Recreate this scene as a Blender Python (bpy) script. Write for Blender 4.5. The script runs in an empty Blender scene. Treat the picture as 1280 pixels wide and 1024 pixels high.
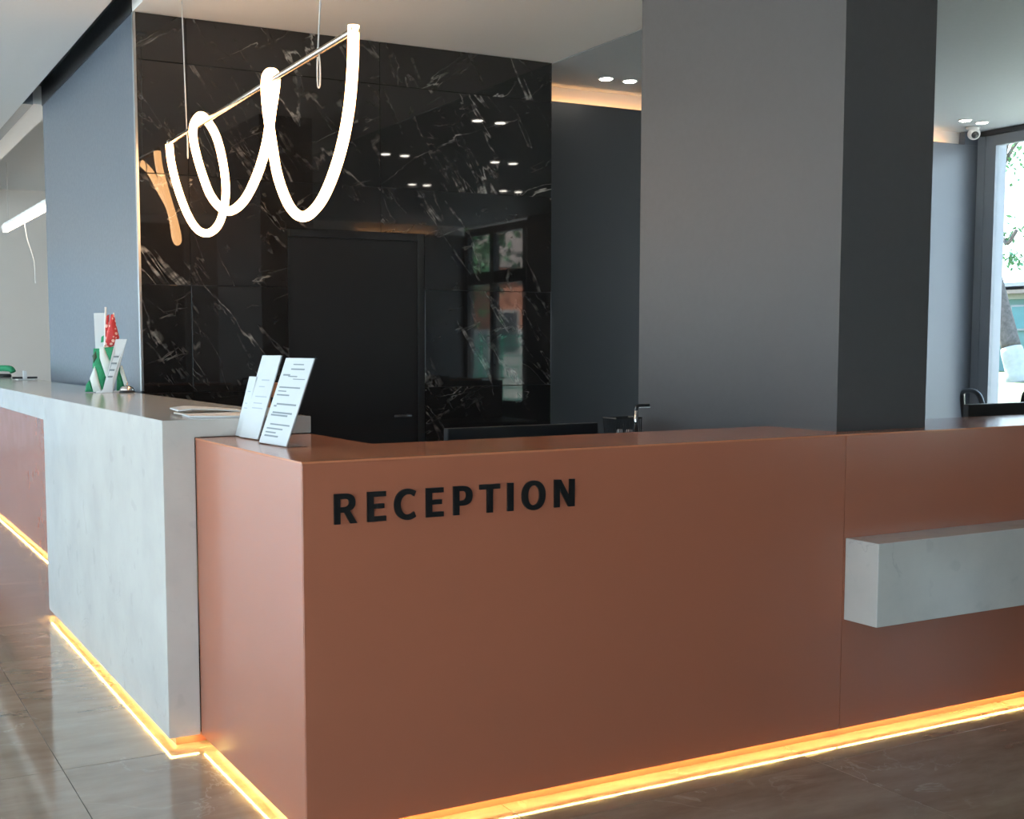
import bpy, bmesh, math, random
from mathutils import Vector, Matrix
random.seed(7)
S = bpy.context.scene
COL = S.collection
PI = math.pi

# ------------------------------------------------------------------ camera
cd = bpy.data.cameras.new('camera'); cam = bpy.data.objects.new('camera', cd); COL.objects.link(cam)
S.camera = cam
def set_camera():
    f, cx, cy = 1499.1, 536.3, 557.8
    pi_, ya, ro = (math.radians(a) for a in (4.7565, 27.2429, 0.2588))
    fwd = Vector((math.sin(ya)*math.cos(pi_), math.cos(ya)*math.cos(pi_), -math.sin(pi_)))
    right = Vector((math.cos(ya), -math.sin(ya), 0))
    down = fwd.cross(right)
    r = math.cos(ro)*right + math.sin(ro)*down
    d = -math.sin(ro)*right + math.cos(ro)*down
    M = Matrix((( r.x, -d.x, -fwd.x, 0), (r.y, -d.y, -fwd.y, 0), (r.z, -d.z, -fwd.z, 1.48), (0, 0, 0, 1)))
    cam.matrix_world = M
    cd.sensor_fit = 'HORIZONTAL'; cd.sensor_width = 36.0
    cd.lens = f/1280*36.0
    cd.shift_x = (640-cx)/1280; cd.shift_y = (cy-512)/1280
    cd.clip_start = 0.05; cd.clip_end = 300
set_camera()

# ------------------------------------------------------------------ world, exposure
W = bpy.data.worlds.new('sky'); S.world = W; W.use_nodes = True
nt = W.node_tree; nt.nodes.clear()
wo = nt.nodes.new('ShaderNodeOutputWorld'); bg = nt.nodes.new('ShaderNodeBackground')
tc = nt.nodes.new('ShaderNodeTexCoord'); sx = nt.nodes.new('ShaderNodeSeparateXYZ')
rp = nt.nodes.new('ShaderNodeValToRGB')
nt.links.new(tc.outputs['Generated'], sx.inputs[0]); nt.links.new(sx.outputs['Z'], rp.inputs[0])
rp.color_ramp.elements[0].position = 0.0; rp.color_ramp.elements[0].color = (.76, .89, 1, 1)
rp.color_ramp.elements[1].position = 0.75; rp.color_ramp.elements[1].color = (.42, .67, 1, 1)
nt.links.new(rp.outputs[0], bg.inputs[0]); bg.inputs[1].default_value = 6.3
nt.links.new(bg.outputs[0], wo.inputs[0])
S.view_settings.view_transform = 'Standard'; S.view_settings.look = 'None'
S.view_settings.exposure = 0.0; S.view_settings.gamma = 1.0; S.view_settings.use_curve_mapping = False
S.cycles.max_bounces = 10; S.cycles.diffuse_bounces = 5; S.cycles.glossy_bounces = 5
S.cycles.transparent_max_bounces = 12; S.cycles.transmission_bounces = 6
S.cycles.sample_clamp_indirect = 6.0
S.cycles.caustics_reflective = False; S.cycles.caustics_refractive = False

sl = bpy.data.lights.new('sun', 'SUN'); sl.energy = 45.0; sl.angle = math.radians(.6); sl.color = (1, .95, .87)
so_ = bpy.data.objects.new('sun', sl); COL.objects.link(so_); so_.location = (-20, -10, 30)
so_.rotation_euler = Vector((-.15, -.55, -.82)).to_track_quat('-Z', 'Y').to_euler()
def portal(name, loc, rot, sx_, sy_):
    l = bpy.data.lights.new(name, 'AREA'); l.shape = 'RECTANGLE'; l.size = sx_; l.size_y = sy_
    l.cycles.is_portal = True
    o = bpy.data.objects.new(name, l); COL.objects.link(o); o.location = loc; o.rotation_euler = rot
portal('window_portal', (-3.95, 7.5, 1.85), (0, -PI/2, 0), 3.4, 21.4)
portal('window_portal', (9.85, 1.95, 1.75), (0, PI/2, 0), 3.4, 11.5)

# ------------------------------------------------------------------ materials
def mat(name, color, rough=.5, metal=0., spec=.5, emit=None, es=0., coat=0.):
    m = bpy.data.materials.new(name); m.use_nodes = True
    b = m.node_tree.nodes['Principled BSDF']
    b.inputs['Base Color'].default_value = (*color, 1); b.inputs['Roughness'].default_value = rough
    b.inputs['Metallic'].default_value = metal; b.inputs['Specular IOR Level'].default_value = spec
    b.inputs['Coat Weight'].default_value = coat; b.inputs['Coat Roughness'].default_value = .05
    if emit: b.inputs['Emission Color'].default_value = (*emit, 1); b.inputs['Emission Strength'].default_value = es
    return m
def N(m, t, **k):
    n = m.node_tree.nodes.new(t)
    for a, v in k.items(): setattr(n, a, v)
    return n
def L(m, a, b): m.node_tree.links.new(a, b)
def ramp(m, src, stops):
    r = N(m, 'ShaderNodeValToRGB'); e = r.color_ramp.elements
    while len(e) < len(stops): e.new(.5)
    for i, (p, c) in enumerate(stops):
        e[i].position = p; e[i].color = (*c, 1) if len(c) == 3 else c
    L(m, src, r.inputs[0]); return r.outputs[0]
def position(m, scale=(1, 1, 1), rot=(0, 0, 0), shift_by_object=0.):
    g = N(m, 'ShaderNodeNewGeometry'); mp = N(m, 'ShaderNodeMapping')
    mp.inputs['Scale'].default_value = scale; mp.inputs['Rotation'].default_value = rot
    src = g.outputs['Position']
    if shift_by_object:
        oi = N(m, 'ShaderNodeObjectInfo'); ml = N(m, 'ShaderNodeMath', operation='MULTIPLY'); ml.inputs[1].default_value = shift_by_object
        L(m, oi.outputs['Random'], ml.inputs[0])
        va = N(m, 'ShaderNodeVectorMath', operation='ADD'); L(m, src, va.inputs[0]); L(m, ml.outputs[0], va.inputs[1]); src = va.outputs[0]
    L(m, src, mp.inputs[0]); return mp.outputs[0]
def noise(m, vec, scale, detail=4., rough=.55, dist=0.):
    n = N(m, 'ShaderNodeTexNoise'); n.inputs['Scale'].default_value = scale; n.inputs['Detail'].default_value = detail
    n.inputs['Roughness'].default_value = rough; n.inputs['Distortion'].default_value = dist
    L(m, vec, n.inputs['Vector']); return n.outputs['Fac']
def math_(m, op, a, b=None):
    n = N(m, 'ShaderNodeMath', operation=op)
    for i, v in enumerate((a, b)):
        if v is None: continue
        if isinstance(v, (int, float)): n.inputs[i].default_value = v
        else: L(m, v, n.inputs[i])
    return n.outputs[0]
def vein(m, vec, scale, width, mask_scale, mask_lo, mask_hi, dist=.6, detail=5.):
    """thin meandering lines where a noise crosses one half, shown only in patches"""
    r = math_(m, 'ABSOLUTE', math_(m, 'SUBTRACT', noise(m, vec, scale, detail, .55, dist), .5))
    line = ramp(m, r, [(0, (1, 1, 1)), (width, (0, 0, 0))])
    mask = ramp(m, noise(m, vec, mask_scale, 3.), [(mask_lo, (0, 0, 0)), (mask_hi, (1, 1, 1))])
    return math_(m, 'MULTIPLY', line, mask)
def mixc(m, fac, a, b):
    n = N(m, 'ShaderNodeMix', data_type='RGBA')
    L(m, fac, n.inputs[0])
    for i, v in ((6, a), (7, b)):
        if isinstance(v, tuple): n.inputs[i].default_value = (*v, 1)
        else: L(m, v, n.inputs[i])
    return n.outputs[2]
def bsdf(m): return m.node_tree.nodes['Principled BSDF']

# black marble with thin white veins, polished
M_marble = mat('black_veined_marble', (.012, .011, .011), .025, spec=.6)
def streak(rot, sc, seed):
    p = position(M_marble, (1, 1, 1), (0, rot, 0), seed); mp = N(M_marble, 'ShaderNodeMapping'); mp.inputs['Scale'].default_value = sc
    L(M_marble, p, mp.inputs[0]); return mp.outputs[0]
v1 = streak(-.95, (.42, 1, 1.5), 7.)
v2 = streak(.42, (.45, 1, 1.6), 5.)
va = vein(M_marble, v1, 1.5, .012, 1.5, .47, .60, .5)
vb = vein(M_marble, v2, 2.2, .008, 2.3, .53, .66, .5)
vc = math_(M_marble, 'MULTIPLY', vein(M_marble, v1, 4.0, .010, 2.6, .53, .68, .7), .5)
vsum = math_(M_marble, 'MAXIMUM', math_(M_marble, 'MAXIMUM', va, vb), vc)
br = ramp(M_marble, noise(M_marble, v2, 14, 3), [(.42, (.05, .05, .05)), (.62, (.62, .62, .62))])
vf = math_(M_marble, 'MULTIPLY', vsum, br)
base = ramp(M_marble, noise(M_marble, v1, 2.3, 6), [(.3, (.007, .007, .007)), (.75, (.020, .018, .017))])
L(M_marble, mixc(M_marble, vf, base, (.60, .57, .52)), bsdf(M_marble).inputs['Base Color'])

# polished brown grey floor stone
M_floor = mat('brown_grey_floor_stone', (.13, .11, .09), .12, spec=1.0, coat=.35)
f1 = position(M_floor, (1, 1, 1), (0, 0, .5), 9.)
f2 = position(M_floor, (1.0, 3.2, 1), (0, 0, .25), 9.)
fb = ramp(M_floor, noise(M_floor, f2, 2.2, 9, .65), [(.28, (.18, .130, .090)), (.55, (.26, .20, .148)), (.8, (.33, .27, .215))])
fv = math_(M_floor, 'MULTIPLY', vein(M_floor, f1, 1.6, .010, 1.4, .45, .62, 1.4, 7.), .55)
L(M_floor, mixc(M_floor, fv, fb, (.42, .38, .33)), bsdf(M_floor).inputs['Base Color'])
fr = ramp(M_floor, noise(M_floor, f2, 7, 5), [(.3, (.07, .07, .07)), (.75, (.15, .15, .15))])
L(M_floor, fr, bsdf(M_floor).inputs['Roughness'])
M_grout = mat('dark_floor_joint', (.05, .045, .04), .8)

# pale stone counter
M_stone = mat('pale_grey_counter_stone', (.52, .50, .47), .14, spec=.35)
s1 = position(M_stone, (1, 1, 1), (0, .3, .4))
sb = ramp(M_stone, noise(M_stone, s1, 3.0, 8, .6), [(.28, (.45, .43, .40)), (.55, (.51, .488, .45)), (.8, (.55, .53, .49))])
sv = math_(M_stone, 'MULTIPLY', vein(M_stone, s1, 2.4, .007, 1.9, .52, .68, 1.5), .30)
sc = mixc(M_stone, sv, sb, (.24, .23, .22))
sp = math_(M_stone, 'MULTIPLY', ramp(M_stone, noise(M_stone, s1, 9, 2, .4), [(.66, (0, 0, 0)), (.70, (1, 1, 1))]), .16)
L(M_stone, mixc(M_stone, sp, sc, (.26, .25, .24)), bsdf(M_stone).inputs['Base Color'])

# terracotta laminate
M_red = mat('terracotta_laminate', (.325, .108, .060), .26, spec=.5)
rb = ramp(M_red, noise(M_red, position(M_red), 6, 3), [(.3, (.22, .22, .22)), (.7, (.26, .26, .26))])
L(M_red, rb, bsdf(M_red).inputs['Roughness'])
M_red_top = mat('polished_terracotta_top', (.46, .17, .085), .12, spec=.25)
rt = ramp(M_red_top, noise(M_red_top, position(M_red_top), 6, 3), [(.3, (.11, .11, .11)), (.7, (.14, .14, .14))])
L(M_red_top, rt, bsdf(M_red_top).inputs['Roughness'])

def grained(name, c, rough, amt=.06, scale=40, **k):
    m = mat(name, c, rough, **k)
    if amt <= .06:   # plain paint or laminate: only the gloss varies a little
        L(m, ramp(m, noise(m, position(m), scale, 3), [(.3, (rough*.92,)*3), (.7, (min(1, rough*1.08),)*3)]), bsdf(m).inputs['Roughness']); return m
    lo = tuple(x*(1-amt) for x in c); hi = tuple(x*(1+amt) for x in c)
    L(m, ramp(m, noise(m, position(m), scale, 3), [(.3, lo), (.7, hi)]), bsdf(m).inputs['Base Color'])
    return m
M_grey = grained('grey_satin_wall_panel', (.072, .090, .117), .30)
M_pillar = grained('grey_satin_pillar_panel', (.056, .0545, .055), .5, spec=.3)
M_dark = grained('dark_grey_wall_panel', (.026, .027, .030), .40)
M_dark_daylit = grained('dark_grey_panel_daylit', (.105, .12, .145), .35)  # dark wall panel with the nearby window's daylight put into its colour
M_rear = grained('mid_grey_wall_paint', (.16, .16, .165), .6)
M_ceil = grained('white_ceiling_paint', (.80, .78, .75), .65, .02)
M_ceil2 = grained('blue_grey_ceiling_paint', (.40, .43, .455), .6, .02)
M_soffit = grained('pale_grey_ceiling_paint', (.74, .74, .73), .6, .02)
M_white_wall = grained('warm_white_wall_paint', (.74, .70, .66), .6, .02)
M_door = grained('charcoal_door_laminate', (.014, .014, .015), .35, spec=.3)
M_door_frame = grained('black_door_frame', (.010, .010, .011), .35)
M_frost = grained('frosted_blue_glass', (.62, .76, .90), .25, .02)
M_alu = grained('brushed_aluminium', (.55, .57, .58), .3, metal=1.)
M_winframe = grained('grey_window_frame', (.20, .22, .25), .35)
M_darkframe = grained('dark_window_frame', (.03, .032, .036), .35)
M_black = grained('matte_black_lettering', (.003, .003, .003), .6, spec=.25)
M_plastic = grained('black_plastic', (.014, .014, .015), .35)
M_fabric = grained('black_chair_mesh', (.016, .016, .017), .8, .2, 200)
M_chrome = grained('polished_chrome', (.80, .78, .76), .08, .02, metal=1.)
M_rod = grained('brushed_bronze_rod', (.42, .36, .31), .25, metal=1.)
M_paper = grained('white_paper', (.52, .545, .55), .5, .02)
M_ink = grained('grey_printed_ink', (.17, .20, .22), .6)
M_ink_soft = grained('faint_blue_grey_ink', (.33, .38, .42), .6)
M_white = grained('white_plastic', (.72, .72, .71), .35, .02)
M_cable = grained('clear_white_cable', (.60, .58, .55), .4)
M_green = grained('green_flag_cloth', (.012, .22, .095), .75, .15, 60)
M_whitecloth = grained('white_flag_cloth', (.60, .66, .62), .75, .05, 60)
M_redcloth = mat('red_dotted_flag_cloth', (.45, .03, .03), .7)
vo = N(M_redcloth, 'ShaderNodeTexVoronoi'); vo.inputs['Scale'].default_value = 38
L(M_redcloth, position(M_redcloth), vo.inputs['Vector'])
L(M_redcloth, ramp(M_redcloth, vo.outputs['Distance'], [(.34, (.74, .46, .38)), (.42, (.46, .026, .026))]), bsdf(M_redcloth).inputs['Base Color'])
M_orange = grained('orange_brown_card', (.46, .17, .07), .5, .25, 30)
M_cream = grained('cream_card', (.72, .60, .48), .5, .05, 30)
M_tube = mat('lit_warm_neon_tube', (.9, .8, .65), .4, emit=(1, .52, .21), es=18)
M_led = mat('lit_amber_led_strip', (.9, .7, .4), .4, emit=(1, .72, .22), es=100)
M_cove = mat('lit_cove_led', (.9, .7, .5), .4, emit=(1, .47, .15), es=26)
M_down = mat('lit_downlight_lens', (.9, .9, .85), .4, emit=(1, .93, .82), es=35)
M_pend = mat('lit_white_pendant', (.85, .85, .84), .4, emit=(1, .92, .82), es=.08)
M_pstrip = mat('lit_pendant_underside', (.9, .85, .75), .4, emit=(1, .80, .58), es=14)
M_reflector = grained('white_lamp_trim', (.7, .7, .69), .35, .02)

def glass(name, tint=(1, 1, 1)):
    m = bpy.data.materials.new(name); m.use_nodes = True; t = m.node_tree; t.nodes.clear()
    o = t.nodes.new('ShaderNodeOutputMaterial'); mx = t.nodes.new('ShaderNodeMixShader'); fr_ = t.nodes.new('ShaderNodeLayerWeight'); pw = t.nodes.new('ShaderNodeMath'); pw.operation = 'POWER'; pw.inputs[1].default_value = 5
    ad = t.nodes.new('ShaderNodeMath'); ad.operation = 'MULTIPLY_ADD'; ad.inputs[1].default_value = .9; ad.inputs[2].default_value = .03
    tr = t.nodes.new('ShaderNodeBsdfTransparent'); gl = t.nodes.new('ShaderNodeBsdfGlossy')
    tr.inputs[0].default_value = (*tint, 1); gl.inputs['Roughness'].default_value = .02
    t.links.new(fr_.outputs['Facing'], pw.inputs[0]); t.links.new(pw.outputs[0], ad.inputs[0]); t.links.new(ad.outputs[0], mx.inputs[0]); t.links.new(tr.outputs[0], mx.inputs[1]); t.links.new(gl.outputs[0], mx.inputs[2])
    t.links.new(mx.outputs[0], o.inputs[0]); return m
M_glass = glass('clear_window_glass', (.93, .97, .97))
M_acrylic = glass('clear_acrylic', (.90, .93, .94))
# outdoors
M_lawn = grained('mown_lawn', (.070, .095, .035), .9, .25, 6)
M_pave = grained('pale_paving', (.55, .54, .52), .85, .08, 3)
M_bark = grained('grey_bark', (.09, .075, .07), .9, .35, 18)
M_lime = grained('whitewashed_bark', (.34, .34, .33), .9, .08, 18)
M_leaf = grained('green_leaves', (.09, .22, .10), .6, .35, 8)
M_leaf_dark = grained('dark_leaves', (.03, .07, .035), .6, .35, 8)
M_teal = grained('pale_teal_render', (.11, .20, .20), .8, .05, 3)
M_teal_panel = grained('turquoise_panel', (.05, .17, .20), .5, .1, 5)
M_eave = grained('brown_eave', (.20, .15, .13), .7)
M_fence = grained('green_painted_steel', (.02, .22, .14), .5)
M_brick = grained('red_brick', (.34, .13, .08), .85, .3, 5)
M_pale = grained('pale_facade', (.30, .29, .28), .8, .04, 3)

# ------------------------------------------------------------------ builders
def origin(p):
    v = Vector((0, 0, 0))
    while p is not None: v = v + p.location; p = p.parent
    return v
def link(name, bm, m, parent=None, kind=None, loc=None, smooth=False):
    """bmesh in world coordinates -> one mesh object; its own origin is loc (or the parent's)"""
    po = origin(parent); lo = Vector(loc) if loc is not None else po
    bmesh.ops.translate(bm, verts=bm.verts, vec=-lo)
    me = bpy.data.meshes.new(name); bm.to_mesh(me); bm.free()
    for mm in (m if isinstance(m, (list, tuple)) else [m]): me.materials.append(mm)
    if smooth:
        for p in me.polygons: p.use_smooth = True
    o = bpy.data.objects.new(name, me); COL.objects.link(o)
    o.parent = parent; o.location = lo-po
    if kind: o['kind'] = kind
    return o
def thing(name, label, cat, loc, group=None, kind=None):
    o = bpy.data.objects.new(name, None); COL.objects.link(o); o.location = loc; o.empty_display_size = .1
    if label: o['label'] = label
    if cat: o['category'] = cat
    if group: o['group'] = group
    if kind: o['kind'] = kind
    return o
def tag(o, label, cat, group=None):
    o['label'] = label; o['category'] = cat
    if group: o['group'] = group
    return o
def BM(): return bmesh.new()
def abox(bm, x0, x1, y0, y1, z0, z1, bevel=0.):
    r = bmesh.ops.create_cube(bm, size=1.)
    vs = r['verts']
    for v in vs: v.co = Vector((x0+(v.co.x+.5)*(x1-x0), y0+(v.co.y+.5)*(y1-y0), z0+(v.co.z+.5)*(z1-z0)))
    if bevel:
        es = list({e for v in vs for e in v.link_edges})
        bmesh.ops.bevel(bm, geom=es, offset=bevel, segments=2, affect='EDGES', profile=.5)
    return bm
def box(name, b, m, parent=None, bevel=0., kind=None, loc=None):
    bm = BM(); abox(bm, *b, bevel=bevel)
    if kind == 'structure' and loc is None and parent is None: loc = (b[0], b[2], b[4])
    return link(name, bm, m, parent, kind, loc)
def aprism(bm, pts, axis, a0, a1):
    """polygon given in the plane across the axis, extruded from a0 to a1"""
    def P(u, v, a): return {'x': (a, u, v), 'y': (u, a, v), 'z': (u, v, a)}[axis]
    n = len(pts)
    A = [bm.verts.new(P(u, v, a0)) for u, v in pts]; B = [bm.verts.new(P(u, v, a1)) for u, v in pts]
    bm.faces.new(A); bm.faces.new(B[::-1])
    for i in range(n): bm.faces.new((A[i], B[i], B[(i+1) % n], A[(i+1) % n]))
    bmesh.ops.recalc_face_normals(bm, faces=bm.faces)
    return bm
def prism(name, pts, axis, a0, a1, m, parent=None, bevel=0., kind=None):
    bm = aprism(BM(), pts, axis, a0, a1)
    if bevel: bmesh.ops.bevel(bm, geom=list(bm.edges), offset=bevel, segments=2, affect='EDGES')
    return link(name, bm, m, parent, kind)
def spline(pts, per=6):
    P = [Vector(p) for p in pts]; out = []
    for i in range(len(P)-1):
        p0 = P[max(i-1, 0)]; p1 = P[i]; p2 = P[i+1]; p3 = P[min(i+2, len(P)-1)]
        for k in range(per):
            t = k/per
            out.append(.5*((2*p1)+(p2-p0)*t+(2*p0-5*p1+4*p2-p3)*t*t+(3*p1-p0-3*p2+p3)*t**3))
    out.append(P[-1]); return out
def atube(bm, pts, r, seg=10, closed=False):
    P = [Vector(p) for p in pts]; n = len(P); rings = []
    up = None
    for i in range(n):
        a = P[(i-1) % n] if closed or i > 0 else P[0]; b = P[(i+1) % n] if closed or i < n-1 else P[-1]
        t = (b-a).normalized()
        if up is None:
            up = Vector((0, 0, 1)) if abs(t.z) < .9 else Vector((1, 0, 0))
        s = t.cross(up).normalized(); up = s.cross(t).normalized()
        rr = r[i] if isinstance(r, (list, tuple)) else r
        rings.append([bm.verts.new(P[i]+rr*(math.cos(2*PI*k/seg)*s+math.sin(2*PI*k/seg)*up)) for k in range(seg)])
    for i in range(n if closed else n-1):
        A = rings[i]; B = rings[(i+1) % n]
        for k in range(seg): bm.faces.new((A[k], A[(k+1) % seg], B[(k+1) % seg], B[k]))
    if not closed: bm.faces.new(rings[0][::-1]); bm.faces.new(rings[-1])
    return bm
def tube(name, pts, r, m, parent=None, seg=10, closed=False, kind=None, loc=None):
    return link(name, atube(BM(), pts, r, seg, closed), m, parent, kind, loc, smooth=True)
def alathe(bm, prof, c, seg=24):
    rings = []
    for r, z in prof:
        rings.append([bm.verts.new((c[0]+r*math.cos(2*PI*k/seg), c[1]+r*math.sin(2*PI*k/seg), c[2]+z)) for k in range(seg)])
    for A, B in zip(rings, rings[1:]):
        for k in range(seg): bm.faces.new((A[k], A[(k+1) % seg], B[(k+1) % seg], B[k]))
    bm.faces.new(rings[0][::-1]); bm.faces.new(rings[-1])
    bmesh.ops.recalc_face_normals(bm, faces=bm.faces)
    return bm
def lathe(name, prof, c, m, parent=None, seg=24, loc=None):
    return link(name, alathe(BM(), prof, c, seg), m, parent, None, loc, smooth=True)
STR = 'structure'

# ================================================================== THE SETTING
ZC, ZS = 3.445, 3.445
XB, XR, YM, YB, YF, XL = 1.77, 9.8, 7.2, 7.85, -3.3, -4.0

# floor: a slab under large polished stone tiles, each a part
floor = box('floor', (XL-.2, XR+.1, -6.6, 18.4, -.16, -.012), M_grout, kind=STR, loc=(0, 0, 0))
T = 1.2
tile_me = None
x_start, y_start = .732-6*T, 3.05-8*T
for i in range(15):
    for j in range(21):
        x0, y0 = x_start+i*T, y_start+j*T
        if x0 < XL-.9 or x0+T > XR+.8 or y0 < -6.5 or y0+T > 18.9: continue
        if tile_me is None:
            bm = BM(); abox(bm, .0012, T-.0012, .0012, T-.0012, -.012, 0, .0008)
            o = link('tile', bm, M_floor, floor, loc=(0, 0, 0)); tile_me = o.data
        else:
            o = bpy.data.objects.new('tile', tile_me); COL.objects.link(o); o.parent = floor
        o.location = (x0, y0, 0)

# marble wall: slabs hung on a backing, cut around the door
marble = box('wall_marble', (XB+.01, 4.675, YM+.022, YB+.2, 0, ZC+.25), M_door_frame, kind=STR)
def slab(x0, x1, z0, z1):
    g = .0018
    box('marble_panel', (x0+g, x1-g, YM, YM+.022, z0+g, z1-g), M_marble, marble, .0012)
DX0, DX1, DZ = 2.710, 3.680, 2.225
rows = [.001, .55, 1.206, 1.857, 2.515, 3.173, ZC]
cols = [XB+.006, 2.083, 3.360, 4.685]
g = .0018
for r in range(6):
    z0, z1 = rows[r], rows[r+1]
    for c in range(3):
        x0, x1 = cols[c], cols[c+1]
        if c == 0 or z0 >= DZ: slab(x0, x1, z0, z1)
        elif z1 <= DZ:
            if c == 1: slab(x0, DX0, z0, z1)
            else: slab(DX1, x1, z0, z1)
        else:
            if c == 1: pts = [(x0+g, z0+g), (DX0-g, z0+g), (DX0-g, DZ+g), (x1-g, DZ+g), (x1-g, z1-g), (x0+g, z1-g)]
            else: pts = [(DX1+g, z0+g), (x1-g, z0+g), (x1-g, z1-g), (x0+g, z1-g), (x0+g, DZ+g), (DX1+g, DZ+g)]
            prism('marble_panel', pts, 'y', YM, YM+.022, M_marble, marble)
door = box('door_1', (DX0+.012, DX1-.05, YM+.012, YM+.021, .01, DZ-.05), M_door, kind=STR)
box('door_frame', (DX1-.048, DX1-.002, YM+.002, YM+.021, .01, DZ-.002), M_door_frame, door, .001)
box('door_frame', (DX0+.012, DX1-.05, YM+.002, YM+.021, DZ-.048, DZ-.002), M_door_frame, door, .001)
box('door_frame', (DX0+.002, DX0+.010, YM+.002, YM+.021, .01, DZ-.002), M_door_frame, door)
hdl = tube('door_handle', [(3.55, YM+.012, 1.02), (3.55, YM-.045, 1.02), (3.43, YM-.045, 1.02)], .009, M_darkframe, door)

# grey block to the left of the marble, its long left side faces the lobby
part_w = box('wall_partition', (XB, XB+.5, YM+.022, 10.27, 0, 4.0), M_grey, kind=STR)
box('wall_partition_rear', (XB+.5, 6.0, 10.20, 10.27, 0, 4.0), M_white_wall, kind=STR)
box('trim_1', (XB-.004, XB+.010, YM-.006, YM+.03, 1.22, ZC-.002), M_alu, kind=STR)
box('baseboard_left', (XB-.012, XB-.0005, YM+.05, 10.27, 0, .08), M_darkframe, kind=STR)

# dark rear wall with cladding that stops short of the ceiling, cove light in the gap
wall_rear = box('wall_rear', (4.685, XR+.1, YB+.002, YB+.2, 0, ZC+.4), M_white_wall, kind=STR)
XCOVE = 9.62
box('wall_cladding', (4.69, 7.0, YB-.06, YB-.045, 0, 3.325), M_dark, wall_rear, .002)
box('wall_cladding', (7.004, XR, YB-.06, YB-.045, 0, 3.325), M_dark_daylit, wall_rear, .002)  # split behind the pillar so this half carries painted window light
box('wall_cladding', (XCOVE, XR, YB-.06, YB, 3.3255, ZC), M_dark_daylit, wall_rear)
cv = thing('cove_light', 'amber cove light glowing in the slot above the dark rear wall', 'light', (6.5, YB-.03, 3.33))
box('led_strip', (4.70, XCOVE-.20, YB-.043, YB-.030, 3.298, 3.302), M_cove, cv)
box('led_channel', (4.70, XCOVE-.20, YB-.044, YB-.002, 3.290, 3.297), M_alu, cv)

# ceilings
ceil = box('ceiling', (XB-.0, 4.690, YF-.4, YM+.022, ZC, ZC+.25), M_ceil, kind=STR)
box('ceiling_panel', (4.702, XR+.1, YF+.14, YB, ZC, ZC+.25), M_ceil2, ceil)
box('ceiling_slot', (4.690, 4.702, YF-.4, YB, ZC+.012, ZC+.25), M_darkframe, ceil)
box('ceiling_lobby', (XL-.2, 1.612, YF-.4, 12.3, ZS, ZS+.25), M_soffit, kind=STR)
box('ceiling_lobby_far', (XL-.2, 1.612, 12.3, 18.4, ZS, ZS+.25), M_soffit, kind=STR)
box('trim_2', (1.612, XB-.001, YF-.4, 10.3, ZS+.16, ZS+.24), M_door_frame, kind=STR)
box('trim_6', (XB-.006, XB-.0005, YM+.022, 10.27, ZS-.004, ZS+.158), M_door_frame, kind=STR)
box('trim_3', (1.70, 1.88, 10.30, 18.24, ZS+.012, ZS+.28), M_white, kind=STR)
box('trim_4', (1.614, 1.70, 10.30, 18.24, ZS+.006, ZS+.28), M_winframe, kind=STR)
box('ceiling_far', (1.88, 7.9, 10.271, 18.25, ZS+.305, ZS+.45), M_soffit, kind=STR)
box('wall_far', (XL-.2, 8.0, 18.25, 18.5, 0, 4.0), M_white_wall, kind=STR)
dd = box('door_2', (-1.10, -.02, 18.19, 18.248, .01, 2.7), M_frost, kind=STR)
box('door_leaf', (.02, 1.08, 18.19, 18.248, .01, 2.7), M_frost, dd)
box('wall_far_right', (7.9, 8.0, 10.27, 18.25, 0, 4.0), M_white_wall, kind=STR)
box('ceiling_upper', (XL-.2, XR+.2, YF-3.4, 18.5, 4.0, 4.1), M_soffit, kind=STR)

# front wall (behind the camera): entrance glass on the left, dark wall with pale strips on the right
wf = box('wall_front', (3.2, XR+.1, YF-.2, YF, 0, 3.31), M_dark, kind=STR)
box('wall_strip', (5.02, 6.08, YF, YF+.03, 0, 3.31), M_rear, wf)
box('wall_strip', (7.33, XR-.1, YF, YF+.03, 0, 3.31), M_rear, wf)
box('wall_backing', (3.2, XR+.1, YF-.25, YF-.2, 0, ZC+.4), M_white_wall, wf)
cf = thing('cove_light', 'amber cove light over the front wall, mirrored in the black marble above the door', 'light', (8.5, YF-.1, 3.31))
box('led_strip', (7.9, 9.3, YF-.15, YF-.13, 3.312, 3.32), M_cove, cf)
box('led_channel', (7.9, 9.3, YF-.16, YF-.12, 3.31, 3.312), M_alu, cf)
box('wall_front_left', (XL-.2, 3.2, YF-.2, YF, 2.7, ZS+.3), M_rear, kind=STR)

# glazed walls
def glazing(n, axis, c, spans, z0, z1, transom=None, fm=M_winframe, d=.06, w=.06, parent_extra=None):
    """a window: outer frame, mullions, optional transom, one pane per bay; axis is the direction it runs in"""
    a0, a1 = spans[0], spans[-1]
    def B(u0, u1, v0, v1, t=d): return (u0, u1, c-t/2, c+t/2, v0, v1) if axis == 'x' else (c-t/2, c+t/2, u0, u1, v0, v1)
    root = box('window_%d' % n, B(a0-w/2, a1+w/2, z0, z0+w), fm, kind=STR)
    box('window_frame', B(a0-w/2, a1+w/2, z1-w, z1), fm, root)
    for s in spans: box('mullion', B(s-w/2, s+w/2, z0+w, z1-w, d*1.15), fm, root)
    for p, q in zip(spans, spans[1:]):
        lv = [z0+w, z1-w]
        if transom:
            box('transom', B(p+w/2, q-w/2, transom-.10, transom+.10), fm, root); lv = [z0+w, transom-.10, transom+.10, z1-w]
        for k in range(0, len(lv), 2): box('pane', B(p+w/2, q-w/2, lv[k], lv[k+1], .008), M_glass, root)
    return root
glazing(1, 'y', XR+.04, [4.7, 7.655], .02, ZC-.03, None, M_winframe, .06, .11)
glazing(2, 'y', XR+.05, [-3.25, -2.40, -1.40], .5, 3.40, 2.58, M_darkframe, .10, .12)
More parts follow.
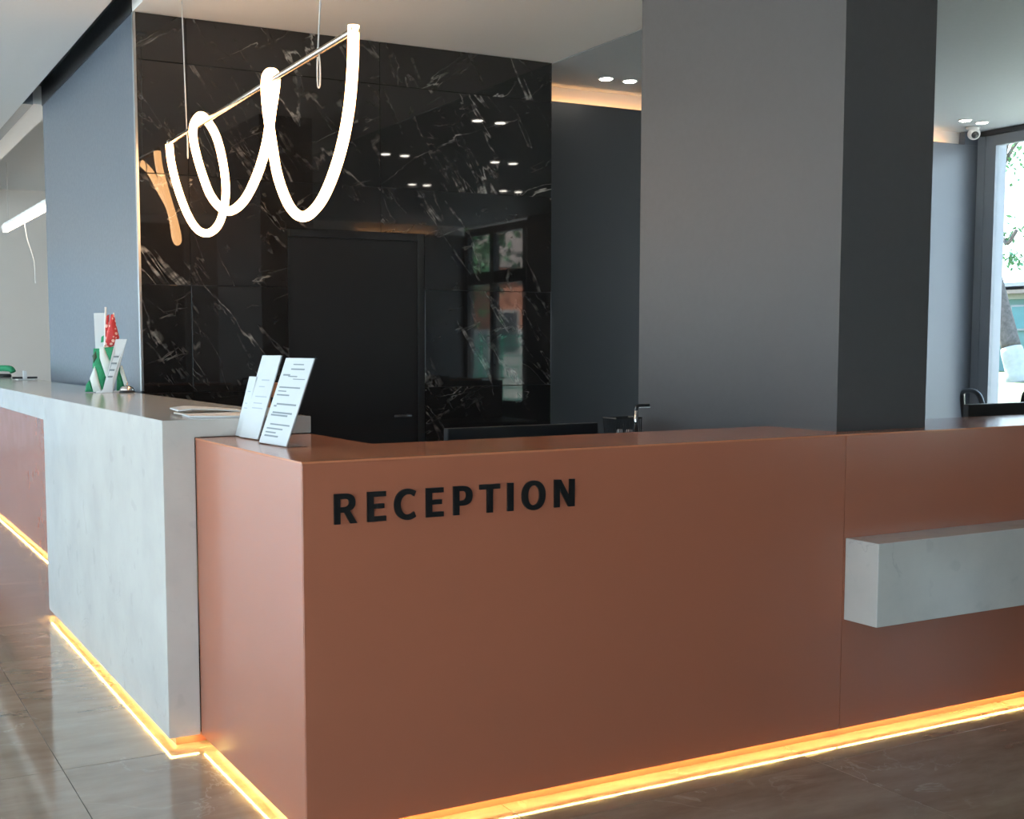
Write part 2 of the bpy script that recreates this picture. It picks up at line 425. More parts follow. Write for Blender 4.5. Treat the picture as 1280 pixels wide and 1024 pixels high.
glazing(3, 'y', XL-.05, [-3.2, -.5, 2.2, 4.9, 7.6, 10.3, 13.0, 15.6, 18.2], .05, 3.56, None, M_darkframe, .10, .08)
glazing(4, 'x', YF-.1, [-3.9, -1.6, .7], .05, 2.7, None, M_darkframe, .10, .08)
box('wall_front_middle', (.7, 3.2, YF-.2, YF, 0, 2.7), M_rear, kind=STR)
box('wall_right_head', (XR, XR+.3, -3.3, YB, ZC-.005, ZC+.4), M_darkframe, kind=STR)
box('trim_5', (XR-.03, XR+.15, 4.7, 7.75, ZC-.045, ZC-.002), M_darkframe, kind=STR)
box('wall_right_middle', (XR, XR+.3, -1.34, 4.65, 0, ZC), M_dark, kind=STR)
box('wall_right_sill', (XR, XR+.3, -3.3, -1.34, 0, .5), M_dark, kind=STR)
box('wall_right_end', (XR+.002, XR+.3, 7.712, YB, 0, ZC), M_winframe, kind=STR)
box('wall_left_head', (XL-.3, XL, -3.4, 18.3, 3.56, 4.0), M_white_wall, kind=STR)

# pillar standing in the corner of the desk
pil = box('wall_pillar', (3.460, 3.940, 3.335, 4.565, 0, ZC), M_pillar, kind=STR)

# ================================================================== RECEPTION DESK
X0, Y0, ZT, H0 = 1.245, 3.217, 1.150, .037
XE, XI, YI, YS = 6.4, 1.690, 3.705, 4.290
desk = thing('reception_desk', 'terracotta reception desk with black lettering and amber light along its foot', 'desk', (X0, Y0, 0))
box('front_panel', (X0+.001, 3.3865, Y0, Y0+.005, H0, ZT-.0062), M_red, desk, .0008)
box('front_panel', (3.3895, XE, Y0, Y0+.005, H0, ZT-.0062), M_red, desk, .0008)
box('side_panel', (X0, X0+.005, Y0+.006, YS-.002, H0, ZT-.0062), M_red, desk, .0008)
prism('counter_top', [(X0-.001, Y0-.001), (XE, Y0-.001), (XE, YI), (3.945, YI), (3.945, 3.33), (3.455, 3.33), (3.455, YI), (XI, YI), (XI, YS-.001), (X0-.001, YS-.001)], 'z', ZT-.006, ZT, M_red_top, desk)
bm = BM(); abox(bm, X0+.03, 3.44, YI-.04, YI-.02, H0, ZT-.021); abox(bm, 3.96, XE-.02, YI-.04, YI-.02, H0, ZT-.021); abox(bm, XI-.04, XI-.02, YI-.02, YS-.01, H0, ZT-.021)
link('inner_panel', bm, M_plastic, desk)
bm = BM(); abox(bm, X0+.006, 3.44, Y0+.006, YI-.042, H0+.0035, H0+.02); abox(bm, 3.44, XE-.02, Y0+.006, 3.32, H0+.0035, H0+.02); abox(bm, X0+.006, XI-.042, YI-.042, YS-.01, H0+.0035, H0+.02)
link('bottom_board', bm, M_red, desk)
KR = .034
bm = BM(); abox(bm, X0+KR, XE, Y0+KR, Y0+KR+.02, 0, H0+.004); abox(bm, X0+KR, X0+KR+.02, Y0+KR+.02, YS+KR, 0, H0+.004)
link('toe_kick', bm, M_red, desk)
bm = BM(); abox(bm, X0+.006, 3.380, Y0+.006, Y0+.0105, H0+.0002, H0+.003); abox(bm, 3.396, XE, Y0+.006, Y0+.0105, H0+.0002, H0+.003); abox(bm, X0+.006, X0+.0105, Y0+.0106, YS-.008, H0+.0002, H0+.003)
link('led_strip', bm, M_led, desk)
bm = BM(); abox(bm, 3.396, XE, 3.060, Y0-.0005, .455, .763, .003)
o = link('stone_shelf', bm, M_stone, desk); o['label'] = 'pale grey stone ledge jutting from the desk front'
box('work_surface', (XI-.02, 3.44, YI-.02, 4.35, .72, .745), M_dark, desk, .002)
box('work_surface', (3.96, XE-.02, YI-.02, 4.35, .72, .745), M_dark, desk, .002)

# lettering: nine black letters, each cut to its own outline
sign = thing('reception_sign', 'black raised lettering RECEPTION on the terracotta desk front', 'sign', (1.34, Y0, .963))
LZ0, LZ1 = .9625, 1.0515
LH = LZ1-LZ0
def letter(x0, x1, loops):
    """loops: outer outline then holes, in unit box coordinates"""
    cu = bpy.data.curves.new('letter', 'CURVE'); cu.dimensions = '2D'; cu.fill_mode = 'BOTH'; cu.extrude = .004
    for lp in loops:
        s = cu.splines.new('POLY'); s.points.add(len(lp)-1); s.use_cyclic_u = True
        for p, (u, v) in zip(s.points, lp): p.co = (u*(x1-x0), v*LH, 0, 1)
    tmp = bpy.data.objects.new('letter', cu); COL.objects.link(tmp)
    dg = bpy.context.evaluated_depsgraph_get(); me = bpy.data.meshes.new_from_object(tmp.evaluated_get(dg)); me.name = 'letter'
    bpy.data.objects.remove(tmp); bpy.data.curves.remove(cu)
    me.transform(Matrix.Translation((x0, Y0-.0045, LZ0)) @ Matrix.Rotation(PI/2, 4, 'X'))
    me.transform(Matrix.Translation(-Vector(sign.location)))
    me.materials.clear(); me.materials.append(M_black)
    o = bpy.data.objects.new('letter', me); COL.objects.link(o); o.parent = sign
def arc(cx, cy, rx, ry, a0, a1, n=14, p=1.):
    out = []
    for i in range(n+1):
        a = math.radians(a0+(a1-a0)*i/n); c, s = math.cos(a), math.sin(a)
        out.append((cx+rx*math.copysign(abs(c)**p, c), cy+ry*math.copysign(abs(s)**p, s)))
    return out
def bowl(top, bot, xr, sw):   # outer right-hand bowl of R or P
    cy, ry = (top+bot)/2, (top-bot)/2
    return arc(xr-ry*1.25, cy, ry*1.25, ry, -90, 90, 14, .8)
E_ = [[(0, 0), (1, 0), (1, .17), (.33, .17), (.33, .43), (.90, .43), (.90, .59), (.33, .59), (.33, .83), (1, .83), (1, 1), (0, 1)]]
R_ = [[(0, 0), (.26, 0), (.26, .38), (.44, .38), (.72, 0), (1.03, 0), (.70, .43)] + arc(.50, .705, .45, .295, -52, 90, 12, .85) + [(0, 1)],
      [(.26, .55), (.26, .83)] + arc(.46, .69, .22, .14, 90, -90, 10, .85)]
P_ = [[(0, 0), (.30, 0), (.30, .32), (.46, .32)] + arc(.48, .66, .52, .34, -90, 90, 14, .85) + [(0, 1)],
      [(.30, .49), (.30, .83)] + arc(.46, .66, .23, .17, 90, -90, 10, .85)]
C_ = [arc(.57, .5, .57, .53, 42, 318, 24, .9) + [(.86, .27)] + arc(.60, .5, .30, .345, 300, 60, 20, .9) + [(.86, .73)]]
C_ = [[(.97, .93), (.88, .76)] + arc(.62, .5, .35, .35, 62, 298, 18, .95) + [(.88, .24), (.97, .07)] + arc(.60, .5, .60, .53, 302, 58, 22, .95)]
T_ = [[(.36, 0), (.64, 0), (.64, .83), (1, .83), (1, 1), (0, 1), (0, .83), (.36, .83)]]
I_ = [[(0, 0), (1, 0), (1, 1), (0, 1)]]
O_ = [arc(.5, .5, .5, .53, 0, 345, 28, .92), arc(.5, .5, .255, .36, 345, 0, 24, .92)]
N_ = [[(0, 0), (.25, 0), (.25, .68), (.70, 0), (1, 0), (1, 1), (.75, 1), (.75, .36), (.31, 1), (0, 1)]]
for xa, xb, lp in ((1.342, 1.412, R_), (1.448, 1.508, E_), (1.536, 1.610, C_), (1.643, 1.702, E_), (1.737, 1.803, P_), (1.830, 1.902, T_), (1.930, 1.951, I_), (1.983, 2.070, O_), (2.105, 2.182, N_)):
    letter(xa, xb, lp)

# ================================================================== STONE COUNTER
XS, ZS1, YL, YE, XC = 1.124, 1.216, 6.79, 13.6, 1.70
ctr = thing('stone_counter', 'pale grey stone counter wrapping the left end of the terracotta desk', 'counter', (XS, YS, 0))
# top slab with waterfall leg on the near end
prism('stone_top', [(XS, ZS1), (XC, ZS1), (XC, 1.152), (XS+.13, 1.152), (XS+.13, 1.09), (XS, 1.09)], 'y', YL+.0005, YE, M_stone, ctr)
prism('stone_waterfall', [(XS, ZS1), (XC, ZS1), (XC, 1.152), (X0-.0025, 1.152), (X0-.0025, H0), (XS, H0)], 'y', YS, YL, M_stone, ctr, .002)
bm = BM(); abox(bm, X0+.03, XC-.04, YS+.04, YS+.06, H0, 1.15); link('end_panel', bm, M_plastic, ctr)
box('lobby_panel', (1.435, 1.440, YL-.05, YE-.05, H0, 1.151), M_red, ctr)
bm = BM(); abox(bm, XS+KR, XS+KR+.02, YS+KR, YL-KR, 0, H0); abox(bm, XS+KR+.02, X0+KR, YS+KR, YS+KR+.02, 0, H0); abox(bm, XS+KR+.02, X0, YL-KR-.02, YL-KR, 0, H0)
abox(bm, 1.435+KR, 1.435+KR+.02, YL-.05, YE-.05, 0, H0)
link('toe_kick', bm, M_red, ctr)
bm = BM(); abox(bm, XS+.006, XS+.0105, YS+.006, YL-.02, H0-.0012, H0-.0001); abox(bm, XS+.0106, X0-.008, YS+.006, YS+.0105, H0-.0012, H0-.0001); abox(bm, 1.441, 1.446, YL-.04, YE-.05, H0+.0002, H0+.003)
link('led_strip', bm, M_led, ctr)
box('inner_panel', (XC-.05, XC-.03, YS+.02, YE-.05, .02, 1.151), M_dark, ctr)

# ================================================================== NEON PENDANT
lamp = thing('neon_pendant', 'glowing white neon tube looped around a bronze rod before the black marble', 'pendant lamp', (1.93, 5.6, 2.69))
tube('rod', [(1.93, 4.36, 2.702), (1.93, 5.7, 2.690), (1.93, 7.06, 2.679)], .014, M_rod, lamp, 12)
loops = [(1.93, 4.372, 2.722), (1.93, 4.376, 2.66), (1.93, 4.383, 2.578), (1.93, 4.418, 2.431), (1.93, 4.493, 2.288), (1.93, 4.613, 2.161), (1.93, 4.755, 2.075), (1.93, 4.931, 2.043), (1.93, 5.095, 2.105), (1.925, 5.222, 2.247), (1.925, 5.295, 2.408), (1.91, 5.32, 2.594), (1.905, 5.305, 2.70), (1.925, 5.295, 2.727), (1.948, 5.30, 2.70), (1.935, 5.33, 2.553),
 (1.935, 5.40, 2.421), (1.94, 5.556, 2.297), (1.95, 5.794, 2.202), (1.95, 6.053, 2.181), (1.94, 6.278, 2.274), (1.92, 6.391, 2.422), (1.905, 6.470, 2.583), (1.903, 6.468, 2.675), (1.925, 6.432, 2.723), (1.958, 6.425, 2.712), (2.03, 6.474, 2.634), (2.08, 6.525, 2.515), (2.12, 6.60, 2.395), (2.13, 6.653, 2.29), (2.12, 6.732, 2.189), (2.10, 6.855, 2.145), (2.07, 6.978, 2.168), (2.03, 7.047, 2.259), (1.98, 7.071, 2.41), (1.942, 7.066, 2.559), (1.93, 7.06, 2.668)]
tube('neon_tube', spline(loops, 7), .0225, M_tube, lamp, 12)
for yy, zz, y1 in ((6.69, 2.682, 6.74), (4.74, 2.700, 4.62)):
    cb = tube('suspension_cable', [(1.93, yy, zz), (1.93, y1, ZC-.02)], .0035, M_cable, lamp, 6)
    tube('cable_loop', spline([(1.93, yy, zz+.02), (1.945, yy+.045, zz-.05), (1.94, yy+.03, zz-.13), (1.925, yy-.03, zz-.14), (1.92, yy-.045, zz-.06), (1.93, yy, zz+.02)], 6), .0035, M_cable, cb, 6)
    lathe('ceiling_cup', [(.035, 0), (.035, .016), (.02, .02)], (1.93, y1, ZC-.0205), M_white, cb, 20)
for yy in (7.055, 4.365): tube('end_cap', [(1.93, yy-.01, 2.679 if yy > 6 else 2.702), (1.93, yy+.01, 2.679 if yy > 6 else 2.702)], .018, M_rod, lamp, 12)

# ================================================================== DOWNLIGHTS, CAMERA
def downlight(x, y, label, group=None):
    t = thing('downlight', label, 'ceiling light', (x, y, ZC), group)
    lathe('trim_ring', [(.062, -.001), (.060, -.006), (.050, -.008), (.047, -.004)], (x, y, ZC), M_reflector, t, 24)
    lathe('lens', [(.047, -.007), (.044, -.010), (.02, -.012)], (x, y, ZC), M_down, t, 24)
downlight(5.307, 7.430, 'round ceiling downlight beside the marble edge, left one of the pair over the dark recess')
downlight(5.515, 7.420, 'right one of the two round downlights over the dark recess, next to the pillar')
downlight(9.131, 7.395, 'left round downlight of the pair above the white security camera')
downlight(9.355, 7.400, 'right round downlight of the pair above the white security camera')
MIR = [w % r for r in ('topmost mirrored pair, upper right on the black marble', 'mirrored pair above the dark door', 'middle mirrored pair near the right edge of the marble', 'lower mirrored pair above the dark door', 'lowest mirrored pair above the reflected window') for w in ('left downlight of the %s', 'right downlight of the %s')]
for k, (x, y) in enumerate([(5.264, 5.13), (5.497, 5.12), (5.319, 3.13), (5.541, 3.12), (6.601, 3.15), (6.83, 3.14), (6.587, 1.19), (6.787, 1.19), (7.899, 1.14), (8.138, 1.12)]):
    downlight(x, y, MIR[k], 'downlights mirrored in the marble')
cc = thing('security_camera', 'white dome security camera under the ceiling beside the window', 'camera', (9.49, 7.60, ZC))
lathe('mount_base', [(.060, 0), (.062, -.012), (.050, -.03)], (9.49, 7.60, ZC), M_white, cc, 24)
bm = BM(); bmesh.ops.create_uvsphere(bm, u_segments=24, v_segments=14, radius=.055); bmesh.ops.translate(bm, verts=bm.verts, vec=(9.49, 7.59, ZC-.062))
hd = link('camera_ball', bm, M_white, cc, smooth=True)
dirv = Vector((-.55, -.75, -.38)).normalized(); c0 = Vector((9.49, 7.59, ZC-.062))
tube('camera_lens', [c0+dirv*.034, c0+dirv*.0565], [.033, .031], M_plastic, hd, 18)

# pendant far away in the lobby
pd = thing('linear_pendant', 'white lumpy rope-like linear pendant hanging in the far lobby', 'pendant lamp', (2.24, 14.3, 2.97))
tube('light_bar', [(2.24, 12.3, 2.955), (2.24, 15.9, 2.985)], .022, M_pend, pd, 8)
bm = BM()
for ph in (0, PI):
    atube(bm, [(2.24+.030*math.cos(ph+i*.42), 12.3+i*.036, 2.955+i*.0003+.030*math.sin(ph+i*.42)) for i in range(101)], .024, 7)
link('twisted_shade', bm, M_pend, pd, smooth=True)
bm = aprism(BM(), [(12.3, 2.896), (15.9, 2.926), (15.9, 2.929), (12.3, 2.899)], 'x', 2.215, 2.265)
link('underside_strip', bm, M_pstrip, pd)
for yy in (12.9, 15.6): tube('suspension_cable', [(2.24, yy, 2.98), (2.24, yy, ZS+.305)], .004, M_cable, pd, 6)
tube('power_cord', spline([(2.24, 14.4, 2.94), (2.25, 14.3, 2.72), (2.27, 14.0, 2.45), (2.27, 13.95, 2.2)], 5), .006, M_white, pd, 6)

# ================================================================== THINGS ON THE COUNTERS
def card(name, label, x, y, th, lean, w, h, z, lines, group, header=None):
    """leaning paper in a clear holder; width runs towards the camera, back leans to +X"""
    t = thing(name, label, 'leaflet', (x, y, z), group)
    e = Vector((math.sin(th), -math.cos(th), 0)); n = Vector((math.cos(th), math.sin(th), 0))
    u = n*math.sin(lean)+Vector((0, 0, 1))*math.cos(lean); f = u.cross(e).normalized()
    if f.x > 0: f = -f
    B = Vector((x, y, z))+Vector((0, 0, .003))
    def quadbox(bm, a0, a1, b0, b1, d0, d1):
        vs = [bm.verts.new(B+e*a+u*b+f*d) for d in (d0, d1) for a, b in ((a0, b0), (a1, b0), (a1, b1), (a0, b1))]
        for q in ((0, 1, 2, 3), (7, 6, 5, 4), (0, 4, 5, 1), (1, 5, 6, 2), (2, 6, 7, 3), (3, 7, 4, 0)): bm.faces.new([vs[i] for i in q])
        bmesh.ops.recalc_face_normals(bm, faces=bm.faces)
    bm = BM(); quadbox(bm, 0, w, 0, h, 0, .004); link('paper_sheet', bm, M_paper, t)
    bm = BM(); quadbox(bm, -.002, w+.002, -.001, h+.003, -.004, -.0005); link('acrylic_back', bm, M_acrylic, t)
    bm = BM(); aw = .075
    vs = []
    bm2 = bm
    p = [B+e*0, B+e*w, B+e*w+n*aw, B+e*0+n*aw]
    A = [bm.verts.new(Vector((q.x, q.y, z+.0005))) for q in p]; Cc = [bm.verts.new(Vector((q.x, q.y, z+.0028))) for q in p]
    bm.faces.new(A); bm.faces.new(Cc[::-1])
    for i in range(4): bm.faces.new((A[i], Cc[i], Cc[(i+1) % 4], A[(i+1) % 4]))
    bmesh.ops.recalc_face_normals(bm, faces=bm.faces)
    link('acrylic_foot', bm, M_acrylic, t)
    for mt, ls in lines:
        bm = BM()
        for a0, a1, b, hh in ls: quadbox(bm, a0*w, a1*w, b*h-hh/2, b*h+hh/2, .0042, .0046)
        link('printed_lines', bm, mt, t)['kind'] = 'stuff'
    return t
grp = 'leaflets standing on the desk corner'
L3 = [(.35, .72, .925, .004), (.32, .80, .87, .005), (.10, .35, .80, .006), (.30, .62, .785, .004), (.50, .92, .755, .003), (.10, .85, .655, .005), (.10, .40, .61, .004), (.10, .55, .565, .005), (.2, .9, .46, .006), (.12, .22, .435, .006), (.15, .85, .36, .006), (.12, .72, .33, .006), (.2, .9, .225, .005), (.12, .7, .175, .005), (.12, .5, .13, .005), (.12, .62, .09, .006)]
card('leaflet_stand', 'largest white leaflet in clear stand, nearest the terracotta desk corner', 1.366, 3.924, .082, .356, .217, .307, ZT, [(M_ink, L3)], grp)
L2 = [(.35, .75, .70, .005), (.3, .6, .62, .004), (.25, .85, .50, .004), (.25, .7, .42, .004), (.25, .8, .36, .004)]
card('leaflet_stand', 'tall white leaflet in clear stand, middle of the three on the desk', 1.389, 4.205, .099, .318, .157, .311, ZT, [(M_ink_soft, L2)], grp)
L1 = [(.3, .7, .75, .004), (.3, .6, .55, .004), (.3, .75, .47, .004)]
t1 = card('leaflet_stand', 'smallest white leaflet in clear stand, next to the pale stone counter', 1.400, 4.285, -.02, .26, .085, .225, ZT, [(M_ink_soft, L1)], grp)

# small orange box behind the leaflets, standing on the stone
ob = thing('card_box', 'small orange and cream card box behind the white leaflets', 'box', (1.60, 4.46, ZS1))
box('box_body', (1.565, 1.635, 4.42, 4.50, ZS1+.03, ZS1+.125), M_orange, ob, .002)
box('box_base', (1.560, 1.640, 4.415, 4.505, ZS1, ZS1+.03), M_cream, ob, .002)
box('box_print', (1.585, 1.615, 4.4185, 4.4198, ZS1+.04, ZS1+.07), M_plastic, ob)

# booklets lying at the edge of the stone
def sheet(name, pts, th, m, parent=None):
    """quad strip given as pairs of points across its width"""
    bm = BM(); up = Vector((0, 0, th))
    lo = [(bm.verts.new(Vector(a)), bm.verts.new(Vector(b))) for a, b in pts]
    hi = [(bm.verts.new(Vector(a)+up), bm.verts.new(Vector(b)+up)) for a, b in pts]
    for i in range(len(pts)-1):
        bm.faces.new((lo[i][0], lo[i+1][0], lo[i+1][1], lo[i][1])); bm.faces.new((hi[i][0], hi[i][1], hi[i+1][1], hi[i+1][0]))
        bm.faces.new((lo[i][0], hi[i][0], hi[i+1][0], lo[i+1][0])); bm.faces.new((lo[i][1], lo[i+1][1], hi[i+1][1], hi[i][1]))
    bm.faces.new((lo[0][0], lo[0][1], hi[0][1], hi[0][0])); bm.faces.new((lo[-1][0], hi[-1][0], hi[-1][1], lo[-1][1]))
    bmesh.ops.recalc_face_normals(bm, faces=bm.faces)
    return link(name, bm, m, parent)
bk = thing('booklet', 'open white booklet lying on the stone counter behind the leaflets', 'booklet', (1.40, 4.5, ZS1))
z = ZS1
sheet('lower_page', [((1.262, 4.42, z+.001), (1.285, 4.60, z+.001)), ((1.38, 4.345, z+.001), (1.43, 4.60, z+.001)), ((1.50, 4.33, z+.001), (1.56, 4.60, z+.001))], .006, M_paper, bk)
sheet('upper_page', [((1.275, 4.62, z+.014), (1.290, 4.80, z+.016)), ((1.33, 4.61, z+.020), (1.35, 4.80, z+.022)), ((1.42, 4.60, z+.016), (1.44, 4.80, z+.016)), ((1.55, 4.58, z+.004), (1.57, 4.80, z+.004))], .005, M_paper, bk)
box('cover', (1.30, 1.55, 4.605, 4.78, z, z+.0035), M_cream, bk)

# little flags, cards and the bell at the end by the grey wall
ex = Vector((.888, -.459, 0)); en = Vector((.459, .888, 0)); FO = Vector((1.560, 7.165, ZS1)); PXM = .00487
def fl(x, y, d): return FO+ex*((x-138)*PXM)+Vector((0, 0, (491.5-y)*PXM))+en*d
def drape(name, poly, d, bulge, m, parent, d2=None):
    """cloth piece: outline with a belly towards the viewer and a hollow back"""
    bm = BM(); n = len(poly)
    cx_, cy_ = sum(p[0] for p in poly)/n, sum(p[1] for p in poly)/n
    ds = d2 or [d]*n
    def ring(s, off): return [bm.verts.new(fl(cx_+(x-cx_)*s, cy_+(y-cy_)*s, dd+off)) for (x, y), dd in zip(poly, ds)]
    R = [ring(1, .006), ring(1, 0), ring(.8, -bulge*.55), ring(.45, -bulge*.95)]
    c = bm.verts.new(fl(cx_, cy_, sum(ds)/n-bulge)); b = bm.verts.new(fl(cx_, cy_, sum(ds)/n-bulge+.008))
    for A, B in zip(R, R[1:]):
        for i in range(n): bm.faces.new((A[i], A[(i+1) % n], B[(i+1) % n], B[i]))
    for i in range(n): bm.faces.new((R[-1][i], R[-1][(i+1) % n], c)); bm.faces.new((R[0][(i+1) % n], R[0][i], b))
    bmesh.ops.recalc_face_normals(bm, faces=bm.faces)
    o = link(name, bm, m, parent); return o
fa = thing('table_flag', 'green and white striped table flag hanging from a white pole by the grey wall', 'flag', tuple(fl(128, 491.5, .02)))
tube('pole', [fl(131, 490, .03), fl(136.5, 388, .02)], .0065, M_white, fa, 8)
lathe('flag_base', [(.045, 0), (.045, .008), (.012, .016), (.010, .03)], tuple(fl(131, 491.4, .03)), M_white, fa, 20)
drape('cloth', [(121, 438), (129, 438), (128.5, 449), (135.5, 472), (133, 485), (129, 489), (122.5, 460), (119, 462)], .01, .012, M_green, fa)
drape('cloth', [(128.5, 436), (133.5, 436), (141.5, 456), (138, 472), (135, 472), (128, 449)], .006, .012, M_whitecloth, fa)
drape('cloth', [(122.5, 459), (125, 468), (130, 490.5), (120, 490.5), (116, 474)], .0, .010, M_whitecloth, fa)
drape('cloth', [(115.5, 476), (120.5, 490.5), (109.5, 490.5), (111, 482)], .004, .010, M_green, fa)
drape('cloth', [(119.5, 447), (124, 441), (126, 449), (121, 456)], .004, .010, M_leaf_dark, fa)
fb_ = thing('table_flag', 'red dotted table flag drooping above the white folded card', 'flag', tuple(fl(148, 491.5, .03)))
tube('pole', [fl(150, 490, .04), fl(145.5, 395, .03)], .005, M_white, fb_, 8)
lathe('flag_base', [(.040, 0), (.040, .008), (.012, .016), (.010, .03)], tuple(fl(150, 491.4, .05)), M_white, fb_, 20)
drape('cloth', [(143, 397), (146.5, 397), (148.5, 410), (152, 425), (147, 434), (140, 437), (133.5, 437), (136, 424), (139.5, 410)], .018, .024, M_redcloth, fb_)
drape('cloth', [(137, 399), (140, 397), (139, 415), (134.5, 430), (134, 415)], .026, .010, M_redcloth, fb_)
drape('cloth', [(133.5, 437), (146, 436), (145, 446), (140.5, 457)], .016, .012, M_green, fb_)
drape('cloth', [(151, 458), (157, 489), (147, 490.5), (148, 470)], .02, .012, M_green, fb_)
drape('cloth', [(153, 459), (155, 459), (162, 482), (158, 486), (152, 466)], .012, .008, M_whitecloth, fb_)
bc = thing('leaflet', 'upright white leaflet behind the striped table flag', 'leaflet', tuple(fl(126, 491.5, .07)))
drape('paper_sheet', [(119, 395), (134, 395), (135, 491.2), (121, 491.2)], .07, .002, M_paper, bc)
drape('green_mark', [(128, 424), (131, 422), (131, 430), (127, 431)], .062, .001, M_green, bc)
fcard = thing('leaflet', 'white folded card leaning in front of the red table flag', 'leaflet', tuple(fl(139, 491.5, -.03)))
drape('paper_sheet', [(149, 427), (162.5, 427), (145, 491.2), (132.5, 491.2)], -.03, .002, M_paper, fcard, [-.005, -.005, -.035, -.035])
drape('printed_lines', [(147, 447), (153, 447), (152.5, 449), (146.5, 449)], -.026, .0015, M_ink, fcard)
for (xa, ya_) in ((144.5, 455), (142, 463), (140, 471)): drape('printed_lines', [(xa, ya_), (xa+6, ya_), (xa+5.5, ya_+2), (xa-.5, ya_+2)], -.030-(ya_-455)*.0004, .0015, M_ink, fcard)
bl = thing('service_bell', 'small chrome service bell beside the table flags', 'bell', tuple(fl(162, 491.5, -.02)))
bp = fl(162, 491.5, -.02)
lathe('bell_base', [(.046, 0), (.047, .006), (.040, .012)], tuple(bp), M_plastic, bl, 24)
lathe('bell_dome', [(.044, .013), (.043, .020), (.037, .032), (.026, .041), (.010, .046)], tuple(bp), M_chrome, bl, 24)
lathe('bell_button', [(.005, .046), (.005, .056), (.009, .058), (.006, .063)], tuple(bp), M_chrome, bl, 12)

# far end of the stone counter
gs = thing('green_stapler', 'dark green desk stapler at the far left end of the stone counter', 'stapler', (1.56, 11.3, ZS1))
gb = tube('arm', spline([(1.30, 11.6, ZS1+.055), (1.42, 11.5, ZS1+.075), (1.52, 11.4, ZS1+.085), (1.60, 11.32, ZS1+.08), (1.62, 11.3, ZS1+.05)], 4), .028, M_green, gs, 10)
tube('foot', [(1.30, 11.6, ZS1+.018), (1.60, 11.32, ZS1+.018)], .017, M_plastic, gs, 8)
wt = thing('white_holder', 'small white card holder at the far end of the stone counter', 'holder', (1.60, 10.5, ZS1))
box('upright', (1.585, 1.615, 10.49, 10.52, ZS1, ZS1+.075), M_white, wt, .002)
box('base_plate', (1.53, 1.67, 10.42, 10.58, ZS1, ZS1+.008), M_white, wt, .002)
box('dark_clip', (1.50, 1.58, 10.50, 10.53, ZS1+.009, ZS1+.025), M_plastic, wt)
box('dark_clip', (1.62, 1.70, 10.50, 10.53, ZS1+.009, ZS1+.025), M_plastic, wt)

# ================================================================== BEHIND THE DESK
def monitor(x0, x1, y, z0, z1, label):
    t = thing('monitor', label, 'monitor', ((x0+x1)/2, y, .745))
    xm = (x0+x1)/2
    box('screen_housing', (x0, x1, y, y+.035, z0, z1), M_plastic, t, .004)
    box('screen', (x0+.01, x1-.01, y+.0352, y+.037, z0+.015, z1-.01), M_door_frame, t)
    box('stand_column', (xm-.03, xm+.03, y-.03, y-.002, .757, z0+.15), M_plastic, t, .003)
    box('stand_base', (xm-.12, xm+.12, y-.10, y+.09, .7455, .757), M_plastic, t, .003)
monitor(2.225, 2.945, 4.16, .80, 1.156, 'wide black monitor back just above the desk in front of the marble')
monitor(4.905, 5.62, 3.90, .80, 1.192, 'black monitor back at the right edge beside the window')

def rot2(p, a, c): return (c[0]+p[0]*math.cos(a)-p[1]*math.sin(a), c[1]+p[0]*math.sin(a)+p[1]*math.cos(a), p[2])
def chair(x, y, a, ztop, label):
    t = thing('office_chair', label, 'chair', (x, y, 0)); c = (x, y)
    P = lambda px, py, pz: rot2((px, py, pz), a, c)
    bm = BM()
    for k in range(5):
        q = 2*PI*k/5; atube(bm, [P(0, 0, .09), P(.28*math.cos(q), .28*math.sin(q), .065)], [.026, .016], 8)
    link('star_base', bm, M_plastic, t)
    for k in range(5):
        q = 2*PI*k/5; w = P(.28*math.cos(q), .28*math.sin(q), .0295); tx = Vector((-math.sin(q+a), math.cos(q+a), 0))*.018
        tube('caster', [Vector(w)-tx, Vector(w)+tx], .029, M_plastic, t, 12)
    tube('gas_lift', [P(0, 0, .09), P(0, 0, .44)], .025, M_chrome, t, 12)
    def rbox(nm, b, m, bev):
        bm = BM(); abox(bm, *b, bevel=bev)
        for v in bm.verts: v.co = Vector(P(*v.co))
        return link(nm, bm, m, t)
    rbox('seat', (-.24, .24, -.23, .23, .44, .52), M_fabric, .025)
    # curved back, front of chair faces -y
    bm = BM(); pts = []
    for i in range(7):
        for j in range(9):
            u, v = i/6, j/8; hw = .23*(1-.25*max(0, v-.75)/.25*.9)
            pts.append(bm.verts.new(P((u*2-1)*hw, .24+.05*v-.05*(u*2-1)**2+.02*math.sin(v*3), .56+(ztop-.56)*(v-.03*(u*2-1)**2*v*v*2))))
    for i in range(6):
        for j in range(8): bm.faces.new((pts[i*9+j], pts[(i+1)*9+j], pts[(i+1)*9+j+1], pts[i*9+j+1]))
    bmesh.ops.solidify(bm, geom=bm.faces[:], thickness=.03); bmesh.ops.recalc_face_normals(bm, faces=bm.faces)
    link('backrest', bm, M_fabric, t, smooth=True)
    tube('back_frame', [P(0, .10, .47), P(0, .26, .47), P(0, .315, .62), P(0, .33, .80)], .02, M_plastic, t, 8)
    for s in (-1, 1):
        tube('armrest', spline([P(s*.22, .05, .47), P(s*.29, .05, .50), P(s*.295, .06, .66), P(s*.29, .0, .70), P(s*.285, -.16, .70)], 4), .017, M_plastic, t, 8)
chair(2.29, 5.65, .55, 1.165, 'black office chair behind the desk corner, in front of the dark door')
chair(3.06, 5.25, PI+.12, 1.085, 'black office chair behind the wide monitor, left of the grey pillar')

